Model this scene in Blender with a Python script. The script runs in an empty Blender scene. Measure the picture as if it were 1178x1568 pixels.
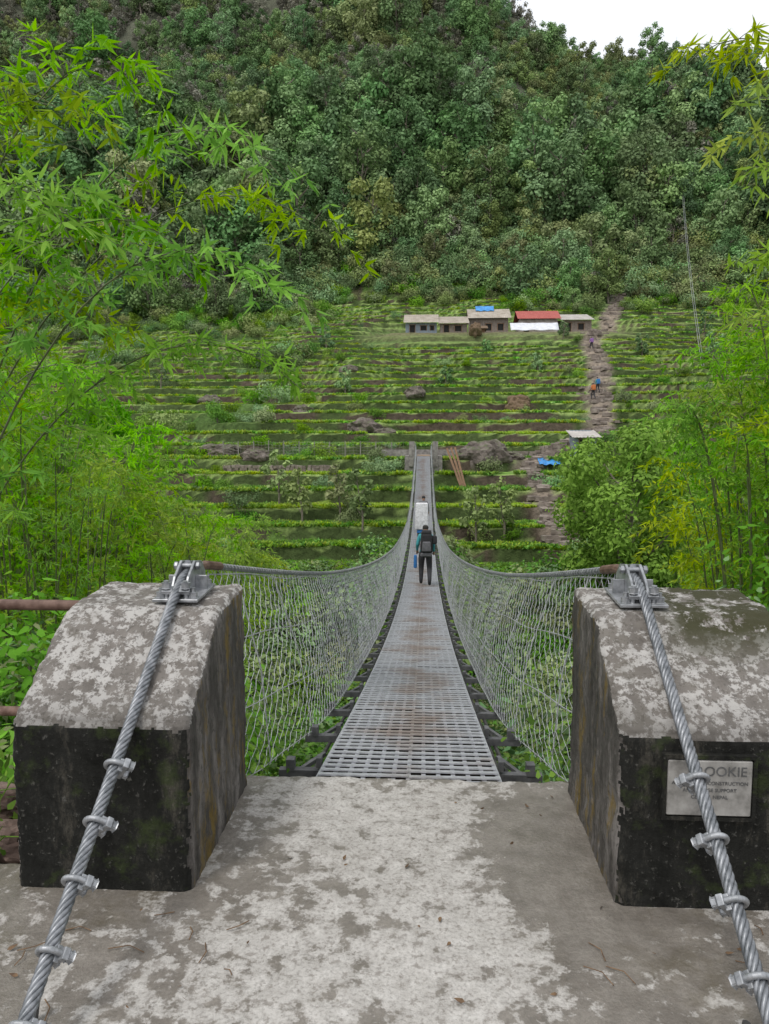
import bpy, bmesh, math, random
import numpy as np
from mathutils import Vector, Matrix
rng=np.random.default_rng(7)
random.seed(7)
scene=bpy.context.scene
COL=scene.collection

# ---------------------------------------------------------------- noise
def vnoise(x,y,seed=0.0):
    x=np.asarray(x,float); y=np.asarray(y,float)
    xi=np.floor(x); yi=np.floor(y); fx=x-xi; fy=y-yi
    def h(a,b):
        s=np.sin(a*127.1+b*311.7+seed*74.7)*43758.5453
        return s-np.floor(s)
    u=fx*fx*(3-2*fx); v=fy*fy*(3-2*fy)
    return (h(xi,yi)*(1-u)+h(xi+1,yi)*u)*(1-v)+(h(xi,yi+1)*(1-u)+h(xi+1,yi+1)*u)*v
def fbm(x,y,seed=0.0,o=4):
    t=0;a=.5;s=0
    for i in range(o):
        t=t+a*vnoise(x*2**i,y*2**i,seed+i*3.1); s+=a; a*=.5
    return t/s
def ss(a,b,x):
    t=np.clip((np.asarray(x,float)-a)/(b-a),0,1); return t*t*(3-2*t)

# ---------------------------------------------------------------- mesh builder
class MB:
    def __init__(s): s.V=[];s.F=[];s.M=[];s.T=[];s.n=0
    def add(s,v,f,mat=0,tint=.5):
        v=np.asarray(v,float).reshape(-1,3); f=np.asarray(f,int)
        s.V.append(v); s.F.extend((f+s.n).tolist()); s.M.append(np.full(len(f),mat))
        s.T.append(np.broadcast_to(np.asarray(tint,float),(len(v),)).copy()); s.n+=len(v)
    def box(s,c,size,mat=0,R=None,tint=.5):
        d=np.array(size)/2.
        v=np.array([[-1,-1,-1],[1,-1,-1],[1,1,-1],[-1,1,-1],[-1,-1,1],[1,-1,1],[1,1,1],[-1,1,1]])*d
        if R is not None: v=v@np.array(R.to_3x3()).T
        s.add(v+np.array(c),[[0,3,2,1],[4,5,6,7],[0,1,5,4],[1,2,6,5],[2,3,7,6],[3,0,4,7]],mat,tint)
    def tube(s,p,r,k=6,mat=0,tint=.5,cap=True):
        p=np.asarray(p,float); n=len(p); r=np.broadcast_to(np.asarray(r,float),(n,))
        t=np.gradient(p,axis=0); t/=np.linalg.norm(t,axis=1)[:,None]+1e-9
        ref=np.array([0,0,1.]) if abs(t[:,2]).mean()<.8 else np.array([1.,0,0])
        a=np.cross(t,ref); a/=np.linalg.norm(a,axis=1)[:,None]+1e-9
        b=np.cross(t,a)
        th=np.arange(k)*2*math.pi/k
        v=p[:,None,:]+r[:,None,None]*(a[:,None,:]*np.cos(th)[None,:,None]+b[:,None,:]*np.sin(th)[None,:,None])
        i=np.arange(n-1)[:,None]*k; j=np.arange(k)[None,:]; j2=(j+1)%k
        f=np.stack([i+j,i+j2,i+k+j2,i+k+j],-1).reshape(-1,4)
        s.add(v.reshape(-1,3),f,mat,tint)
        if cap:
            s.F.append((np.arange(k)+s.n-n*k).tolist()); s.F.append((np.arange(k)+s.n-k)[::-1].tolist()); s.M.append(np.full(2,mat))
    def cyl(s,a,b,r,k=12,mat=0): s.tube([a,b],[r,r],k,mat)
    def leaves(s,base,d,L,wr=.14,mat=0,tint=.5,nrm=None,quad=False):
        base=np.asarray(base);d=np.asarray(d);n=len(base)
        d=d/(np.linalg.norm(d,axis=1)[:,None]+1e-9)
        if nrm is None: nrm=rng.normal(size=(n,3))*.6+np.array([0,0,1.])
        w=np.cross(d,nrm); w/=np.linalg.norm(w,axis=1)[:,None]+1e-9
        L=np.broadcast_to(L,(n,))[:,None]
        W=w*L*wr
        if quad:
            v=np.stack([base,base+d*L*.5+W,base+d*L,base+d*L*.5-W],1)
        else:
            v=np.stack([base,base+d*L*.25+W,base+d*L*.6+W*.7,base+d*L,base+d*L*.6-W*.7,base+d*L*.25-W],1)
        k=v.shape[1]
        f=np.arange(n*k).reshape(n,k)
        tint=np.repeat(np.broadcast_to(np.asarray(tint,float),(n,)),k)
        s.add(v.reshape(-1,3),f,mat,tint)
    def mesh(s,name,mats,smooth=False):
        m=bpy.data.meshes.new(name)
        m.from_pydata(np.concatenate(s.V).tolist(),[],s.F)
        for x in mats: m.materials.append(x)
        m.polygons.foreach_set('material_index',np.concatenate(s.M).astype(np.int32))
        at=m.attributes.new('tint','FLOAT','POINT'); at.data.foreach_set('value',np.concatenate(s.T).astype(np.float32))
        if smooth: m.polygons.foreach_set('use_smooth',np.ones(len(m.polygons),bool))
        m.update(); return m
    def obj(s,name,mats,smooth=False,parent=None,link=True):
        o=bpy.data.objects.new(name,s.mesh(name,mats,smooth))
        if link: COL.objects.link(o)
        if parent: o.parent=parent
        return o
def empty(name):
    e=bpy.data.objects.new(name,None); COL.objects.link(e); return e

# ---------------------------------------------------------------- materials
def newmat(name):
    m=bpy.data.materials.new(name); m.use_nodes=True
    nt=m.node_tree; return m,nt,nt.nodes['Principled BSDF']
def N(nt,t,**k):
    n=nt.nodes.new(t)
    for a,b in k.items():
        if a.startswith('_'): setattr(n,a[1:],b)
        else: n.inputs[a.replace('__',' ')].default_value=b
    return n
def ramp(nt,src,stops,interp='LINEAR'):
    r=nt.nodes.new('ShaderNodeValToRGB'); e=r.color_ramp; e.interpolation=interp
    while len(e.elements)<len(stops): e.elements.new(.5)
    for el,(p,c) in zip(e.elements,stops):
        el.position=p; el.color=(c,c,c,1) if not isinstance(c,(tuple,list)) else (*c,1)
    nt.links.new(src,r.inputs[0]); return r.outputs[0]
def noise(nt,scale,detail=5,rough=.6,vec=None,sc=None):
    n=N(nt,'ShaderNodeTexNoise',Scale=scale,Detail=detail,Roughness=rough)
    if vec is None:
        g=nt.nodes.new('ShaderNodeNewGeometry'); vec=g.outputs['Position']
    if sc:
        mp=nt.nodes.new('ShaderNodeMapping'); mp.inputs['Scale'].default_value=sc; nt.links.new(vec,mp.inputs[0]); vec=mp.outputs[0]
    nt.links.new(vec,n.inputs['Vector']); return n.outputs['Fac']
def mixc(nt,f,a,b,mode='MIX'):
    m=nt.nodes.new('ShaderNodeMix'); m.data_type='RGBA'; m.blend_type=mode
    for s,i in ((f,0),(a,6),(b,7)):
        if hasattr(s,'links') or hasattr(s,'is_output'): nt.links.new(s,m.inputs[i])
        elif i==0: m.inputs[0].default_value=s
        else: m.inputs[i].default_value=(*s,1)
    return m.outputs[2]
def mth(nt,op,a,b=0.):
    m=nt.nodes.new('ShaderNodeMath'); m.operation=op
    for s,i in ((a,0),(b,1)):
        if hasattr(s,'is_output'): nt.links.new(s,m.inputs[i])
        else: m.inputs[i].default_value=s
    return m.outputs[0]
def bump(nt,b,src,strength=.4,dist=.01):
    n=N(nt,'ShaderNodeBump',Strength=strength,Distance=dist); nt.links.new(src,n.inputs['Height']); nt.links.new(n.outputs[0],b.inputs['Normal'])
def simple(name,stops,scale=8,rough=.7,metal=0,bmp=.3,sc=None,bd=.01,detail=5):
    m,nt,b=newmat(name); f=noise(nt,scale,detail,.6,sc=sc)
    nt.links.new(ramp(nt,f,stops),b.inputs['Base Color'])
    b.inputs['Roughness'].default_value=rough; b.inputs['Metallic'].default_value=metal
    if bmp: bump(nt,b,f,bmp,bd)
    return m
def leafmat(name,dark,light,var=.35,transl=.3,rough=.6,satlo=.9,hue0=.464,hr=.05):
    m,nt,b=newmat(name)
    at=nt.nodes.new('ShaderNodeAttribute'); at.attribute_name='tint'
    c=mixc(nt,at.outputs['Fac'],dark,light)
    oi=nt.nodes.new('ShaderNodeObjectInfo')
    h=N(nt,'ShaderNodeHueSaturation'); nt.links.new(c,h.inputs['Color'])
    nt.links.new(mth(nt,'ADD',mth(nt,'MULTIPLY',oi.outputs['Random'],hr),hue0),h.inputs['Hue'])
    r2=mth(nt,'FRACT',mth(nt,'MULTIPLY',oi.outputs['Random'],17.3))
    nt.links.new(mth(nt,'ADD',mth(nt,'MULTIPLY',r2,var*2),1-var),h.inputs['Value'])
    r3=mth(nt,'FRACT',mth(nt,'MULTIPLY',oi.outputs['Random'],41.7))
    nt.links.new(mth(nt,'ADD',mth(nt,'MULTIPLY',r3,.25),satlo),h.inputs['Saturation'])
    nt.links.new(h.outputs[0],b.inputs['Base Color']); b.inputs['Roughness'].default_value=rough
    b.inputs['Specular IOR Level'].default_value=.12
    t=nt.nodes.new('ShaderNodeBsdfTranslucent'); nt.links.new(h.outputs[0],t.inputs[0])
    mx=nt.nodes.new('ShaderNodeMixShader'); mx.inputs[0].default_value=transl
    nt.links.new(b.outputs[0],mx.inputs[1]); nt.links.new(t.outputs[0],mx.inputs[2])
    nt.links.new(mx.outputs[0],nt.nodes['Material Output'].inputs[0]); return m

M_bark=simple('bark',[(.3,(.10,.085,.065)),(.7,(.23,.20,.16))],12,.9)
M_leaf=leafmat('hazed_forest_leaf',(.055,.125,.05),(.22,.38,.145),var=.42,transl=.2,satlo=.82)  # distance haze put into the leaf colour: lighter, bluer dark tone
M_leaf2=leafmat('olive_leaf',(.10,.15,.055),(.30,.38,.14),var=.4,transl=.2,satlo=.82)
M_dry=leafmat('dry_foliage',(.11,.105,.08),(.29,.275,.205),transl=.1,satlo=.7,hue0=.5,hr=.03)
M_treeleaf=leafmat('tree_leaf',(.06,.17,.025),(.24,.50,.08),var=.03,satlo=1.0)
M_shrub=leafmat('shrub_leaf',(.05,.14,.02),(.21,.43,.06))
M_bamboo=leafmat('bamboo_leaf',(.12,.31,.015),(.35,.64,.05),transl=.45,var=.15)
M_bamboo_y=leafmat('bamboo_leaf_yellow',(.18,.33,.02),(.46,.62,.07),transl=.45,var=.15)
M_culm=simple('bamboo_culm',[(.3,(.05,.07,.025)),(.7,(.14,.16,.06))],5,.5)
M_crop=leafmat('crop_leaf',(.08,.21,.04),(.26,.50,.09),transl=.25)
M_lime=leafmat('rice_leaf',(.27,.42,.05),(.46,.64,.10),transl=.3,var=.1)
M_steel=simple('galvanised_steel',[(.3,(.20,.21,.22)),(.7,(.44,.45,.47))],30,.42,.55,.1)
M_wire=simple('galvanised_wire',[(.3,(.28,.29,.30)),(.7,(.52,.53,.54))],20,.45,.3,0)
M_cable=simple('steel_cable',[(.35,(.12,.13,.14)),(.7,(.32,.33,.35))],25,.42,.6,.1)
M_dark=simple('dark_steel',[(.3,(.03,.03,.03)),(.7,(.09,.085,.08))],15,.6,.3,.1)
M_under=simple('dark_rusty_slot_plate',[(.3,(.025,.018,.015)),(.7,(.075,.05,.038))],12,.85,0,.1)  # dark rusty tone for plates added so the deck slots look shaded
M_beam=simple('crossbeam_steel',[(.3,(.07,.07,.075)),(.7,(.17,.17,.175))],15,.6,.3,.1)
M_rust=simple('rusty_pipe',[(.35,(.10,.055,.04)),(.65,(.22,.14,.11))],18,.6,.2,.2)
def rockmat():
    m,nt,b=newmat('mossy_rock')
    f=noise(nt,1.6,7,.7); c=ramp(nt,f,[(.3,(.05,.04,.035)),(.5,(.14,.115,.10)),(.72,(.30,.255,.23))])
    g=nt.nodes.new('ShaderNodeNewGeometry'); sx=nt.nodes.new('ShaderNodeSeparateXYZ'); nt.links.new(g.outputs['Normal'],sx.inputs[0])
    k=mth(nt,'MULTIPLY',ramp(nt,sx.outputs[2],[(.4,0.),(.85,1.)]),ramp(nt,noise(nt,2.5,5,.7),[(.45,0.),(.6,.8)]))
    nt.links.new(mixc(nt,k,c,(.09,.13,.04)),b.inputs['Base Color']); b.inputs['Roughness'].default_value=.95; bump(nt,b,f,.9,.3); return m
M_rock=rockmat()
M_stone=simple('path_stone',[(.3,(.10,.08,.065)),(.5,(.2,.165,.14)),(.7,(.32,.28,.24))],1.5,.9,0,.8,bd=.1)
M_thatch=simple('thatch',[(.3,(.09,.06,.04)),(.7,(.22,.15,.09))],3,.95,0,.6,sc=(6,6,.6),bd=.05)

def deckmat():
    m,nt,b=newmat('walkway_steel')
    f=noise(nt,1.3,6,.7); f2=noise(nt,25,3)
    g=nt.nodes.new('ShaderNodeNewGeometry'); sx=nt.nodes.new('ShaderNodeSeparateXYZ'); nt.links.new(g.outputs['Position'],sx.inputs[0])
    ax=mth(nt,'ABSOLUTE',sx.outputs[0]); k=mth(nt,'SUBTRACT',f,mth(nt,'MULTIPLY',ax,.45))
    c=ramp(nt,f2,[(.3,(.36,.37,.40)),(.7,(.56,.57,.60))])
    nt.links.new(mixc(nt,ramp(nt,k,[(.36,0.),(.56,.7)]),c,(.28,.20,.155)),b.inputs['Base Color'])
    b.inputs['Metallic'].default_value=.35; b.inputs['Roughness'].default_value=.45
    return m
M_deck=deckmat()

def concrete_slab():
    m,nt,b=newmat('wet_concrete')
    g=nt.nodes.new('ShaderNodeNewGeometry'); sx=nt.nodes.new('ShaderNodeSeparateXYZ'); nt.links.new(g.outputs['Position'],sx.inputs[0])
    big=noise(nt,1.1,3,.5); med=noise(nt,9,8,.70); fine=noise(nt,70,4,.7)
    ax=mth(nt,'ABSOLUTE',mth(nt,'ADD',sx.outputs[0],.05))
    edge=mth(nt,'MULTIPLY',ramp(nt,ax,[(.35,0.),(1.1,1.)]),.12)
    k=mth(nt,'SUBTRACT',mth(nt,'ADD',mth(nt,'MULTIPLY',big,.40),mth(nt,'MULTIPLY',med,.68)),edge)
    dx=mth(nt,'SUBTRACT',sx.outputs[0],.62); dy=mth(nt,'SUBTRACT',sx.outputs[1],3.1)
    d2=mth(nt,'ADD',mth(nt,'MULTIPLY',mth(nt,'MULTIPLY',dx,dx),6.),mth(nt,'MULTIPLY',mth(nt,'MULTIPLY',dy,dy),2.))
    wc=ramp(nt,d2,[(.0,1.),(.9,0.)])
    k=mth(nt,'SUBTRACT',k,mth(nt,'MULTIPLY',wc,.13))
    mask=ramp(nt,k,[(.474,0.),(.505,.75),(.56,1.)])
    dry=ramp(nt,noise(nt,14,9,.78),[(.3,(.34,.32,.295)),(.7,(.56,.54,.51))])
    wet=ramp(nt,noise(nt,6,9,.78),[(.3,(.11,.096,.08)),(.7,(.27,.245,.215))])
    c=mixc(nt,mask,wet,dry)
    c=mixc(nt,ramp(nt,fine,[(.36,.45),(.52,0.)]),c,(.13,.12,.105))
    spots=ramp(nt,noise(nt,26,6,.65),[(.55,0.),(.62,.6)])
    c=mixc(nt,spots,c,(.17,.15,.13))
    c=mixc(nt,mth(nt,'MULTIPLY',ramp(nt,noise(nt,2.2,5,.7),[(.5,0.),(.66,.7)]),ramp(nt,ax,[(.5,.2),(1.,1.)])),c,(.09,.075,.045))
    nt.links.new(c,b.inputs['Base Color'])
    wr_=mixc(nt,mask,(.34,.34,.34),(.85,.85,.85)); nt.links.new(mth(nt,'SUBTRACT',wr_,mth(nt,'MULTIPLY',wc,.14)),b.inputs['Roughness'])
    bump(nt,b,mth(nt,'ADD',mth(nt,'MULTIPLY',fine,.7),med),.6,.009); return m
M_slab=concrete_slab()
def conc_top():
    m,nt,b=newmat('lichen_concrete')
    a=noise(nt,15,9,.74); c0=ramp(nt,noise(nt,6,7,.75),[(.3,(.09,.078,.067)),(.7,(.23,.21,.19))])
    c=mixc(nt,ramp(nt,a,[(.485,0.),(.535,.9)]),c0,(.43,.415,.395))
    c=mixc(nt,ramp(nt,noise(nt,48,5,.65),[(.54,0.),(.61,.75)]),c,(.09,.08,.07))
    c=mixc(nt,ramp(nt,noise(nt,3,6,.7),[(.52,0.),(.7,.6)]),c,(.08,.07,.05))
    g=nt.nodes.new('ShaderNodeNewGeometry'); sx=nt.nodes.new('ShaderNodeSeparateXYZ'); nt.links.new(g.outputs['Position'],sx.inputs[0])
    mk=mth(nt,'MULTIPLY',ramp(nt,noise(nt,7,7,.75),[(.44,0.),(.49,1.)]),mth(nt,'MULTIPLY',ramp(nt,mth(nt,'SUBTRACT',sx.outputs[0],.6),[(.45,0.),(.6,1.)]),ramp(nt,mth(nt,'SUBTRACT',sx.outputs[1],2.5),[(.5,0.),(.7,1.)])))
    c=mixc(nt,mk,c,(.035,.034,.010))
    c=mixc(nt,mth(nt,'MULTIPLY',ramp(nt,mth(nt,'SUBTRACT',sx.outputs[2],.6),[(.06,1.),(.2,0.)]),.5),c,(.06,.055,.05))
    nt.links.new(c,b.inputs['Base Color']); b.inputs['Roughness'].default_value=.85; bump(nt,b,a,.8,.012); return m
def conc_front():
    m,nt,b=newmat('black_stained_concrete')
    a=noise(nt,4,8,.8,sc=(1,1,.3)); f=noise(nt,40,4,.7)
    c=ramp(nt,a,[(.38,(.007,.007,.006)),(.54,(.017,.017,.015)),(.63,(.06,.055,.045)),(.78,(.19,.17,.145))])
    c=mixc(nt,ramp(nt,f,[(.6,0.),(.68,.4)]),c,(.16,.155,.14))
    c=mixc(nt,ramp(nt,noise(nt,6,5,.7),[(.54,0.),(.66,.7)]),c,(.035,.048,.016))
    nt.links.new(c,b.inputs['Base Color']); b.inputs['Roughness'].default_value=.8; b.inputs['Specular IOR Level'].default_value=.15; bump(nt,b,f,.7,.01); return m
def conc_side():
    m,nt,b=newmat('streaked_concrete')
    a=noise(nt,5,7,.75,sc=(1,1,.2)); f=noise(nt,35,4,.7)
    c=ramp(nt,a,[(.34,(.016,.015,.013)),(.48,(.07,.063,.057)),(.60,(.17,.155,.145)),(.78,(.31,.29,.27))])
    c=mixc(nt,ramp(nt,noise(nt,9,5,.7,sc=(1,1,.25)),[(.53,0.),(.63,.8)]),c,(.15,.10,.018))
    c=mixc(nt,ramp(nt,f,[(.56,0.),(.64,.6)]),c,(.03,.03,.025))
    nt.links.new(c,b.inputs['Base Color']); b.inputs['Roughness'].default_value=.75; b.inputs['Specular IOR Level'].default_value=.3; bump(nt,b,f,.6,.01); return m
M_ctop,M_cfront,M_cside=conc_top(),conc_front(),conc_side()

# ---------------------------------------------------------------- terrain
PY=[-60,3.55,3.7,4.6,7,10,18,27,34,40,46,53,58,61,117,140,175,205,240,300,400,600]
PZ=[-.12,-.12,-.3,-1.6,-3.2,-5.2,-10,-14,-13.5,-11,-7.3,-3.6,-1.2,0,18,27,54,83,128,178,235,260]
PATH=np.array([(9,50),(9,55),(8.5,62),(14,68),(17,73),(18.5,82),(21,92),(22.5,106),(27,118),(33,134),(38,150)],float)
def pathdist(x,y):
    d=np.full(np.shape(x),1e9)
    for (ax,ay),(bx,by) in zip(PATH[:-1],PATH[1:]):
        vx,vy=bx-ax,by-ay; t=np.clip(((x-ax)*vx+(y-ay)*vy)/(vx*vx+vy*vy),0,1)
        d=np.minimum(d,np.hypot(x-ax-t*vx,y-ay-t*vy))
    return d*np.interp(y,[60,72],[1.9,1.15])
STEP=1.08
def terr(x,y,full=False):
    x=np.asarray(x,float); y=np.asarray(y,float)
    near=np.exp(-((x/9)**2)-(((y-60)/7)**2))
    wob=(fbm(x/38,y/38,2)-.5)*16*ss(36,60,y)*(1-near)+(fbm(x/9,y/9,5)-.5)*2.6*ss(40,60,y)*(1-near)
    wob+= -np.clip(-x-10,0,100)*.08*ss(36,60,y)
    p=np.interp(y+wob,PY,PZ)
    hs=np.exp(-(np.clip(np.abs(x-11)-15,0,99)/4)**2-(np.clip(np.abs(y-117)-4.5,0,99)/3)**2)
    p=p*(1-hs)+17.1*hs
    p=p+(fbm(x/40,y/40,9)-.45)*26*ss(145,200,y)+(fbm(x/12,y/18,11)-.5)*11*ss(145,180,y)
    R=np.interp(x,[-400,-100,0,25,31,45,85,130,400],[330,300,178,128,115,104,88,82,60])+(vnoise(x/14,0*x,3)-.5)*7
    p=np.where(p>R,R+(p-R)*.05,p)
    p=p+(fbm(x/3,y/3,21)-.5)*1.2*ss(4.5,9,y)*(1-ss(36,46,y))
    p=p+5.2*np.exp(-((x-7.5)/2.6)**2-((y-8)/3.5)**2)+2.5*np.exp(-((x+8)/3)**2-((y-8)/4)**2)
    pd=pathdist(x,y)
    pm=1-ss(1.1,1.9,pd+ (vnoise(x*1.2,y*1.2,4)-.5)*.8)
    up=y+(fbm(x/25,y/25,31)-.5)*24+np.where(x<-12,(-x-12)*.25,0)
    tm=ss(45,48,y)*(1-ss(138,143,up))*(1-hs)
    rough=ss(.66,.72,fbm(x/16,y/10,41))*ss(70,74,y)*np.where((x>-16)&(y<126),0,1)
    t=p/STEP; fl=np.floor(t); fr=t-fl
    q=(fl+ss(.83,.98,fr))*STEP
    h=p*(1-tm*(1-pm*.6))+q*tm*(1-pm*.6)
    h=h+(vnoise(x*2.2,y*2.2,8)-.5)*.16*ss(44,50,y)
    if full: return h,p,fl,fr,tm,pm,rough,up,hs
    return h
xs=np.concatenate([np.arange(-420,-112,14),np.arange(-112,112,.9),np.arange(112,420,14)])
ys=np.concatenate([np.arange(-60,0,6),np.arange(0,12,.4),np.arange(12,44,1.),np.arange(44,143,.2),np.arange(143,330,2.6),np.arange(330,620,20)])
X,Y=np.meshgrid(xs,ys)
H,Pp,FL,FR,TM,PM,RO,UP,HS=terr(X,Y,True)
def c3(c): return np.array(c)[None,None,:]
def limemask(fl,x): return ((fl==-3)&(x>1.5)&(x<13))|((fl==-3)&(x<-1)&(x>-11))|((fl==-1)&(x<-6)&(x>-18))|((fl==2)&(x>-2)&(x<14))|((fl==5)&(x>-30)&(x<-8))|((fl==8)&(x>-20)&(x<0))
def plot(fl,x): return vnoise(fl*7.31+np.floor(x/13+fl*.37)*3.7,fl*1.7,77)
rnd=plot(FL,X)
tread=np.where((rnd<.32)[...,None],c3((.085,.20,.04)),np.where((rnd<.6)[...,None],c3((.17,.30,.065)),np.where((rnd<.86)[...,None],c3((.25,.37,.10)),c3((.21,.20,.11)))))
row=(np.sin(FR*math.pi*2*3+X*.03)>.1)
tread=tread*np.where(row,1.15,.88)[...,None]
tread=np.where(limemask(FL,X)[...,None],c3((.32,.46,.07)),tread)
lip=(FR<.12)|(FR>.985)
tread=np.where(lip[...,None],c3((.30,.40,.13)),tread)
riser=(FR>.83)&(FR<.985)
rn=vnoise(X/3,Y/5,55)
tread=np.where(riser[...,None],np.where((rn>.62)[...,None],c3((.085,.068,.05)),c3((.06,.085,.03))),tread)
tread=tread*(.75+.5*fbm(X/3,Y/1.5,64))[...,None]
wild=c3((.09,.15,.045))*(.7+.7*fbm(X/4,Y/4,61))[...,None]
forest=c3((.05,.075,.035))*(.7+.8*fbm(X/6,Y/6,62))[...,None]
cliff=c3((.095,.10,.072))*(.5+fbm(X/5,Y/9,63))[...,None]
w=np.clip(TM*(1-RO),0,1)[...,None]
C=wild*(1-w)+tread*w
f=ss(138,146,UP)[...,None]; C=C*(1-f)+forest*f
f=(ss(185,205,Y)*(1-ss(20,70,X)*.6))[...,None]; C=C*(1-f)+cliff*f
C=C*(1-HS[...,None])+c3((.17,.16,.09))*HS[...,None]
C=C*(1-PM[...,None])+c3((.24,.20,.16))*PM[...,None]
f=(1-ss(3,5.5,Y))[...,None]; C=C*(1-f)+c3((.10,.075,.055))*f
nx,ny=len(xs),len(ys)
idx=np.arange(nx*ny).reshape(ny,nx)
F=np.stack([idx[:-1,:-1],idx[:-1,1:],idx[1:,1:],idx[1:,:-1]],-1).reshape(-1,4)
me=bpy.data.meshes.new('terrain'); me.from_pydata(np.stack([X,Y,H],-1).reshape(-1,3).tolist(),[],F.tolist())
ca=me.color_attributes.new('Col','FLOAT_COLOR','POINT'); ca.data.foreach_set('color',np.concatenate([C.reshape(-1,3),np.ones((nx*ny,1))],1).astype(np.float32).ravel())
m,nt,b=newmat('hillside_ground')
at=nt.nodes.new('ShaderNodeAttribute'); at.attribute_name='Col'
n1=noise(nt,2.2,6,.75); n2=noise(nt,.35,4,.6)
c=mixc(nt,1.,at.outputs['Color'],ramp(nt,n1,[(.3,.5),(.7,1.5)]),'MULTIPLY')
c=mixc(nt,.8,c,ramp(nt,n2,[(.3,.75),(.7,1.25)]),'MULTIPLY')
nt.links.new(c,b.inputs['Base Color']); b.inputs['Roughness'].default_value=.95; b.inputs['Specular IOR Level'].default_value=.1
bump(nt,b,n1,.8,.25)
me.materials.append(m); o=bpy.data.objects.new('terrain_hillside',me); COL.objects.link(o)

# ---------------------------------------------------------------- plant generators
def crown(mb,lobes,n,leaf,mat,quad=True,wr=.42):
    w=np.array([l[3]**2 for l in lobes]); cnt=np.maximum(8,(n*w/w.sum()).astype(int))
    for (cx,cy,cz,r),k in zip(lobes,cnt):
        d=rng.normal(size=(k,3)); d/=np.linalg.norm(d,axis=1)[:,None]
        rad=r*(.5+.6*rng.random(k)**.7)*(1+.3*np.sin(d[:,0]*5+cx)*np.cos(d[:,1]*6+cz))
        p=np.array([cx,cy,cz])+d*rad[:,None]*np.array([1,1,.8])
        nr=d+rng.normal(size=(k,3))*.45+np.array([0,0,.5])
        tdir=np.cross(nr,rng.normal(size=(k,3)))+np.array([0,0,-.3])
        lt=rng.random()*.35
        mb.leaves(p,tdir,leaf*(.6+.8*rng.random(k)),wr,mat,np.clip(lt+.25+.35*rng.random(k),0,1),nr,quad)
def tree_mb(Ht,Rc,base,nl,n,leaf,lean=.3,quad=True,wr=.42):
    mb=MB()
    top=np.array([rng.normal()*lean,rng.normal()*lean,Ht*.8])
    pts=np.array([[0,0,-1.2],[.05,0,Ht*.2],[top[0]*.5,top[1]*.5,Ht*.5],top])
    mb.tube(pts,[Ht*.022,Ht*.017,Ht*.012,Ht*.004],7,0)
    lobes=[]
    for i in range(nl):
        z=base+(Ht-base)*((i+.5)/nl)*.93; k=(z-base)/(Ht-base)
        rr=Rc*(math.sin(math.pi*(.18+.72*k))**.8)
        a=i*2.4+rng.random()*.8; r=rr*(.35+.5*rng.random()); lr=Rc*(.26+.18*rng.random())*(1.05-.35*k)
        c=np.array([top[0]*k+r*math.cos(a),top[1]*k+r*math.sin(a),z]); lobes.append((*c,lr))
        zz=max(Ht*.15,z-r*.9-.3); s=np.array([top[0]*zz/Ht,top[1]*zz/Ht,zz])
        mb.tube(np.array([s,(s+c)/2+np.array([0,0,-.1*r]),c]),[Ht*.008,Ht*.005,Ht*.002],4,0,cap=False)
    crown(mb,lobes,n,leaf,1,quad,wr); return mb
def bamboo(mb,root,tip,nb,leaf=.13,start=.3,r0=.022,nl=4,blen=.8,up=1.0,wr=.1):
    root=np.array(root,float);tip=np.array(tip,float); hgt=max(tip[2]-root[2],1)
    P1=root+np.array([(tip[0]-root[0])*.08,(tip[1]-root[1])*.08,hgt*.75*up]); P2=tip+np.array([(root[0]-tip[0])*.35,(root[1]-tip[1])*.35,hgt*.28])
    t=np.linspace(0,1,22)[:,None]
    B=lambda t:(1-t)**3*root+3*(1-t)**2*t*P1+3*(1-t)*t*t*P2+t**3*tip
    mb.tube(B(t),np.linspace(r0,.003,22),5,0)
    bs=[];ds=[];tn=[]
    for i in range(nb):
        tt=start+(1-start)*((i+rng.random())/nb); p=B(tt)
        a=rng.random()*6.28; L=blen*(.4+.8*rng.random())*(1.15-.5*tt)
        dr=np.array([math.cos(a),math.sin(a),.25+.5*rng.random()])+ (B(min(tt+.03,1))-B(tt-.03))*1.5
        dr/=np.linalg.norm(dr)
        s=np.linspace(0,1,5)[:,None]; br=p+dr*s*L-np.array([0,0,1])*s*s*L*.55
        mb.tube(br,[.004,.003,.0025,.002,.0012],3,0,cap=False)
        lt=rng.random()
        for k in range(max(3,int(L*9))):
            sk=.2+.8*(k+rng.random())/max(3,int(L*9)); q=p+dr*sk*L-np.array([0,0,1])*sk*sk*L*.55
            for j in range(rng.integers(2,nl+1)):
                d=dr*.6+rng.normal(size=3)*.55+np.array([0,0,-.45-.3*sk]); bs.append(q); ds.append(d); tn.append(np.clip(lt*.5+rng.random()*.5,0,1))
    bs=np.array(bs);ds=np.array(ds); mb.leaves(bs,ds,leaf*(.55+.7*rng.random(len(bs))),wr,1,np.array(tn))
def mkcoll(name,objs):
    c=bpy.data.collections.new(name)
    for o in objs: c.objects.link(o)
    return c
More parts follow.
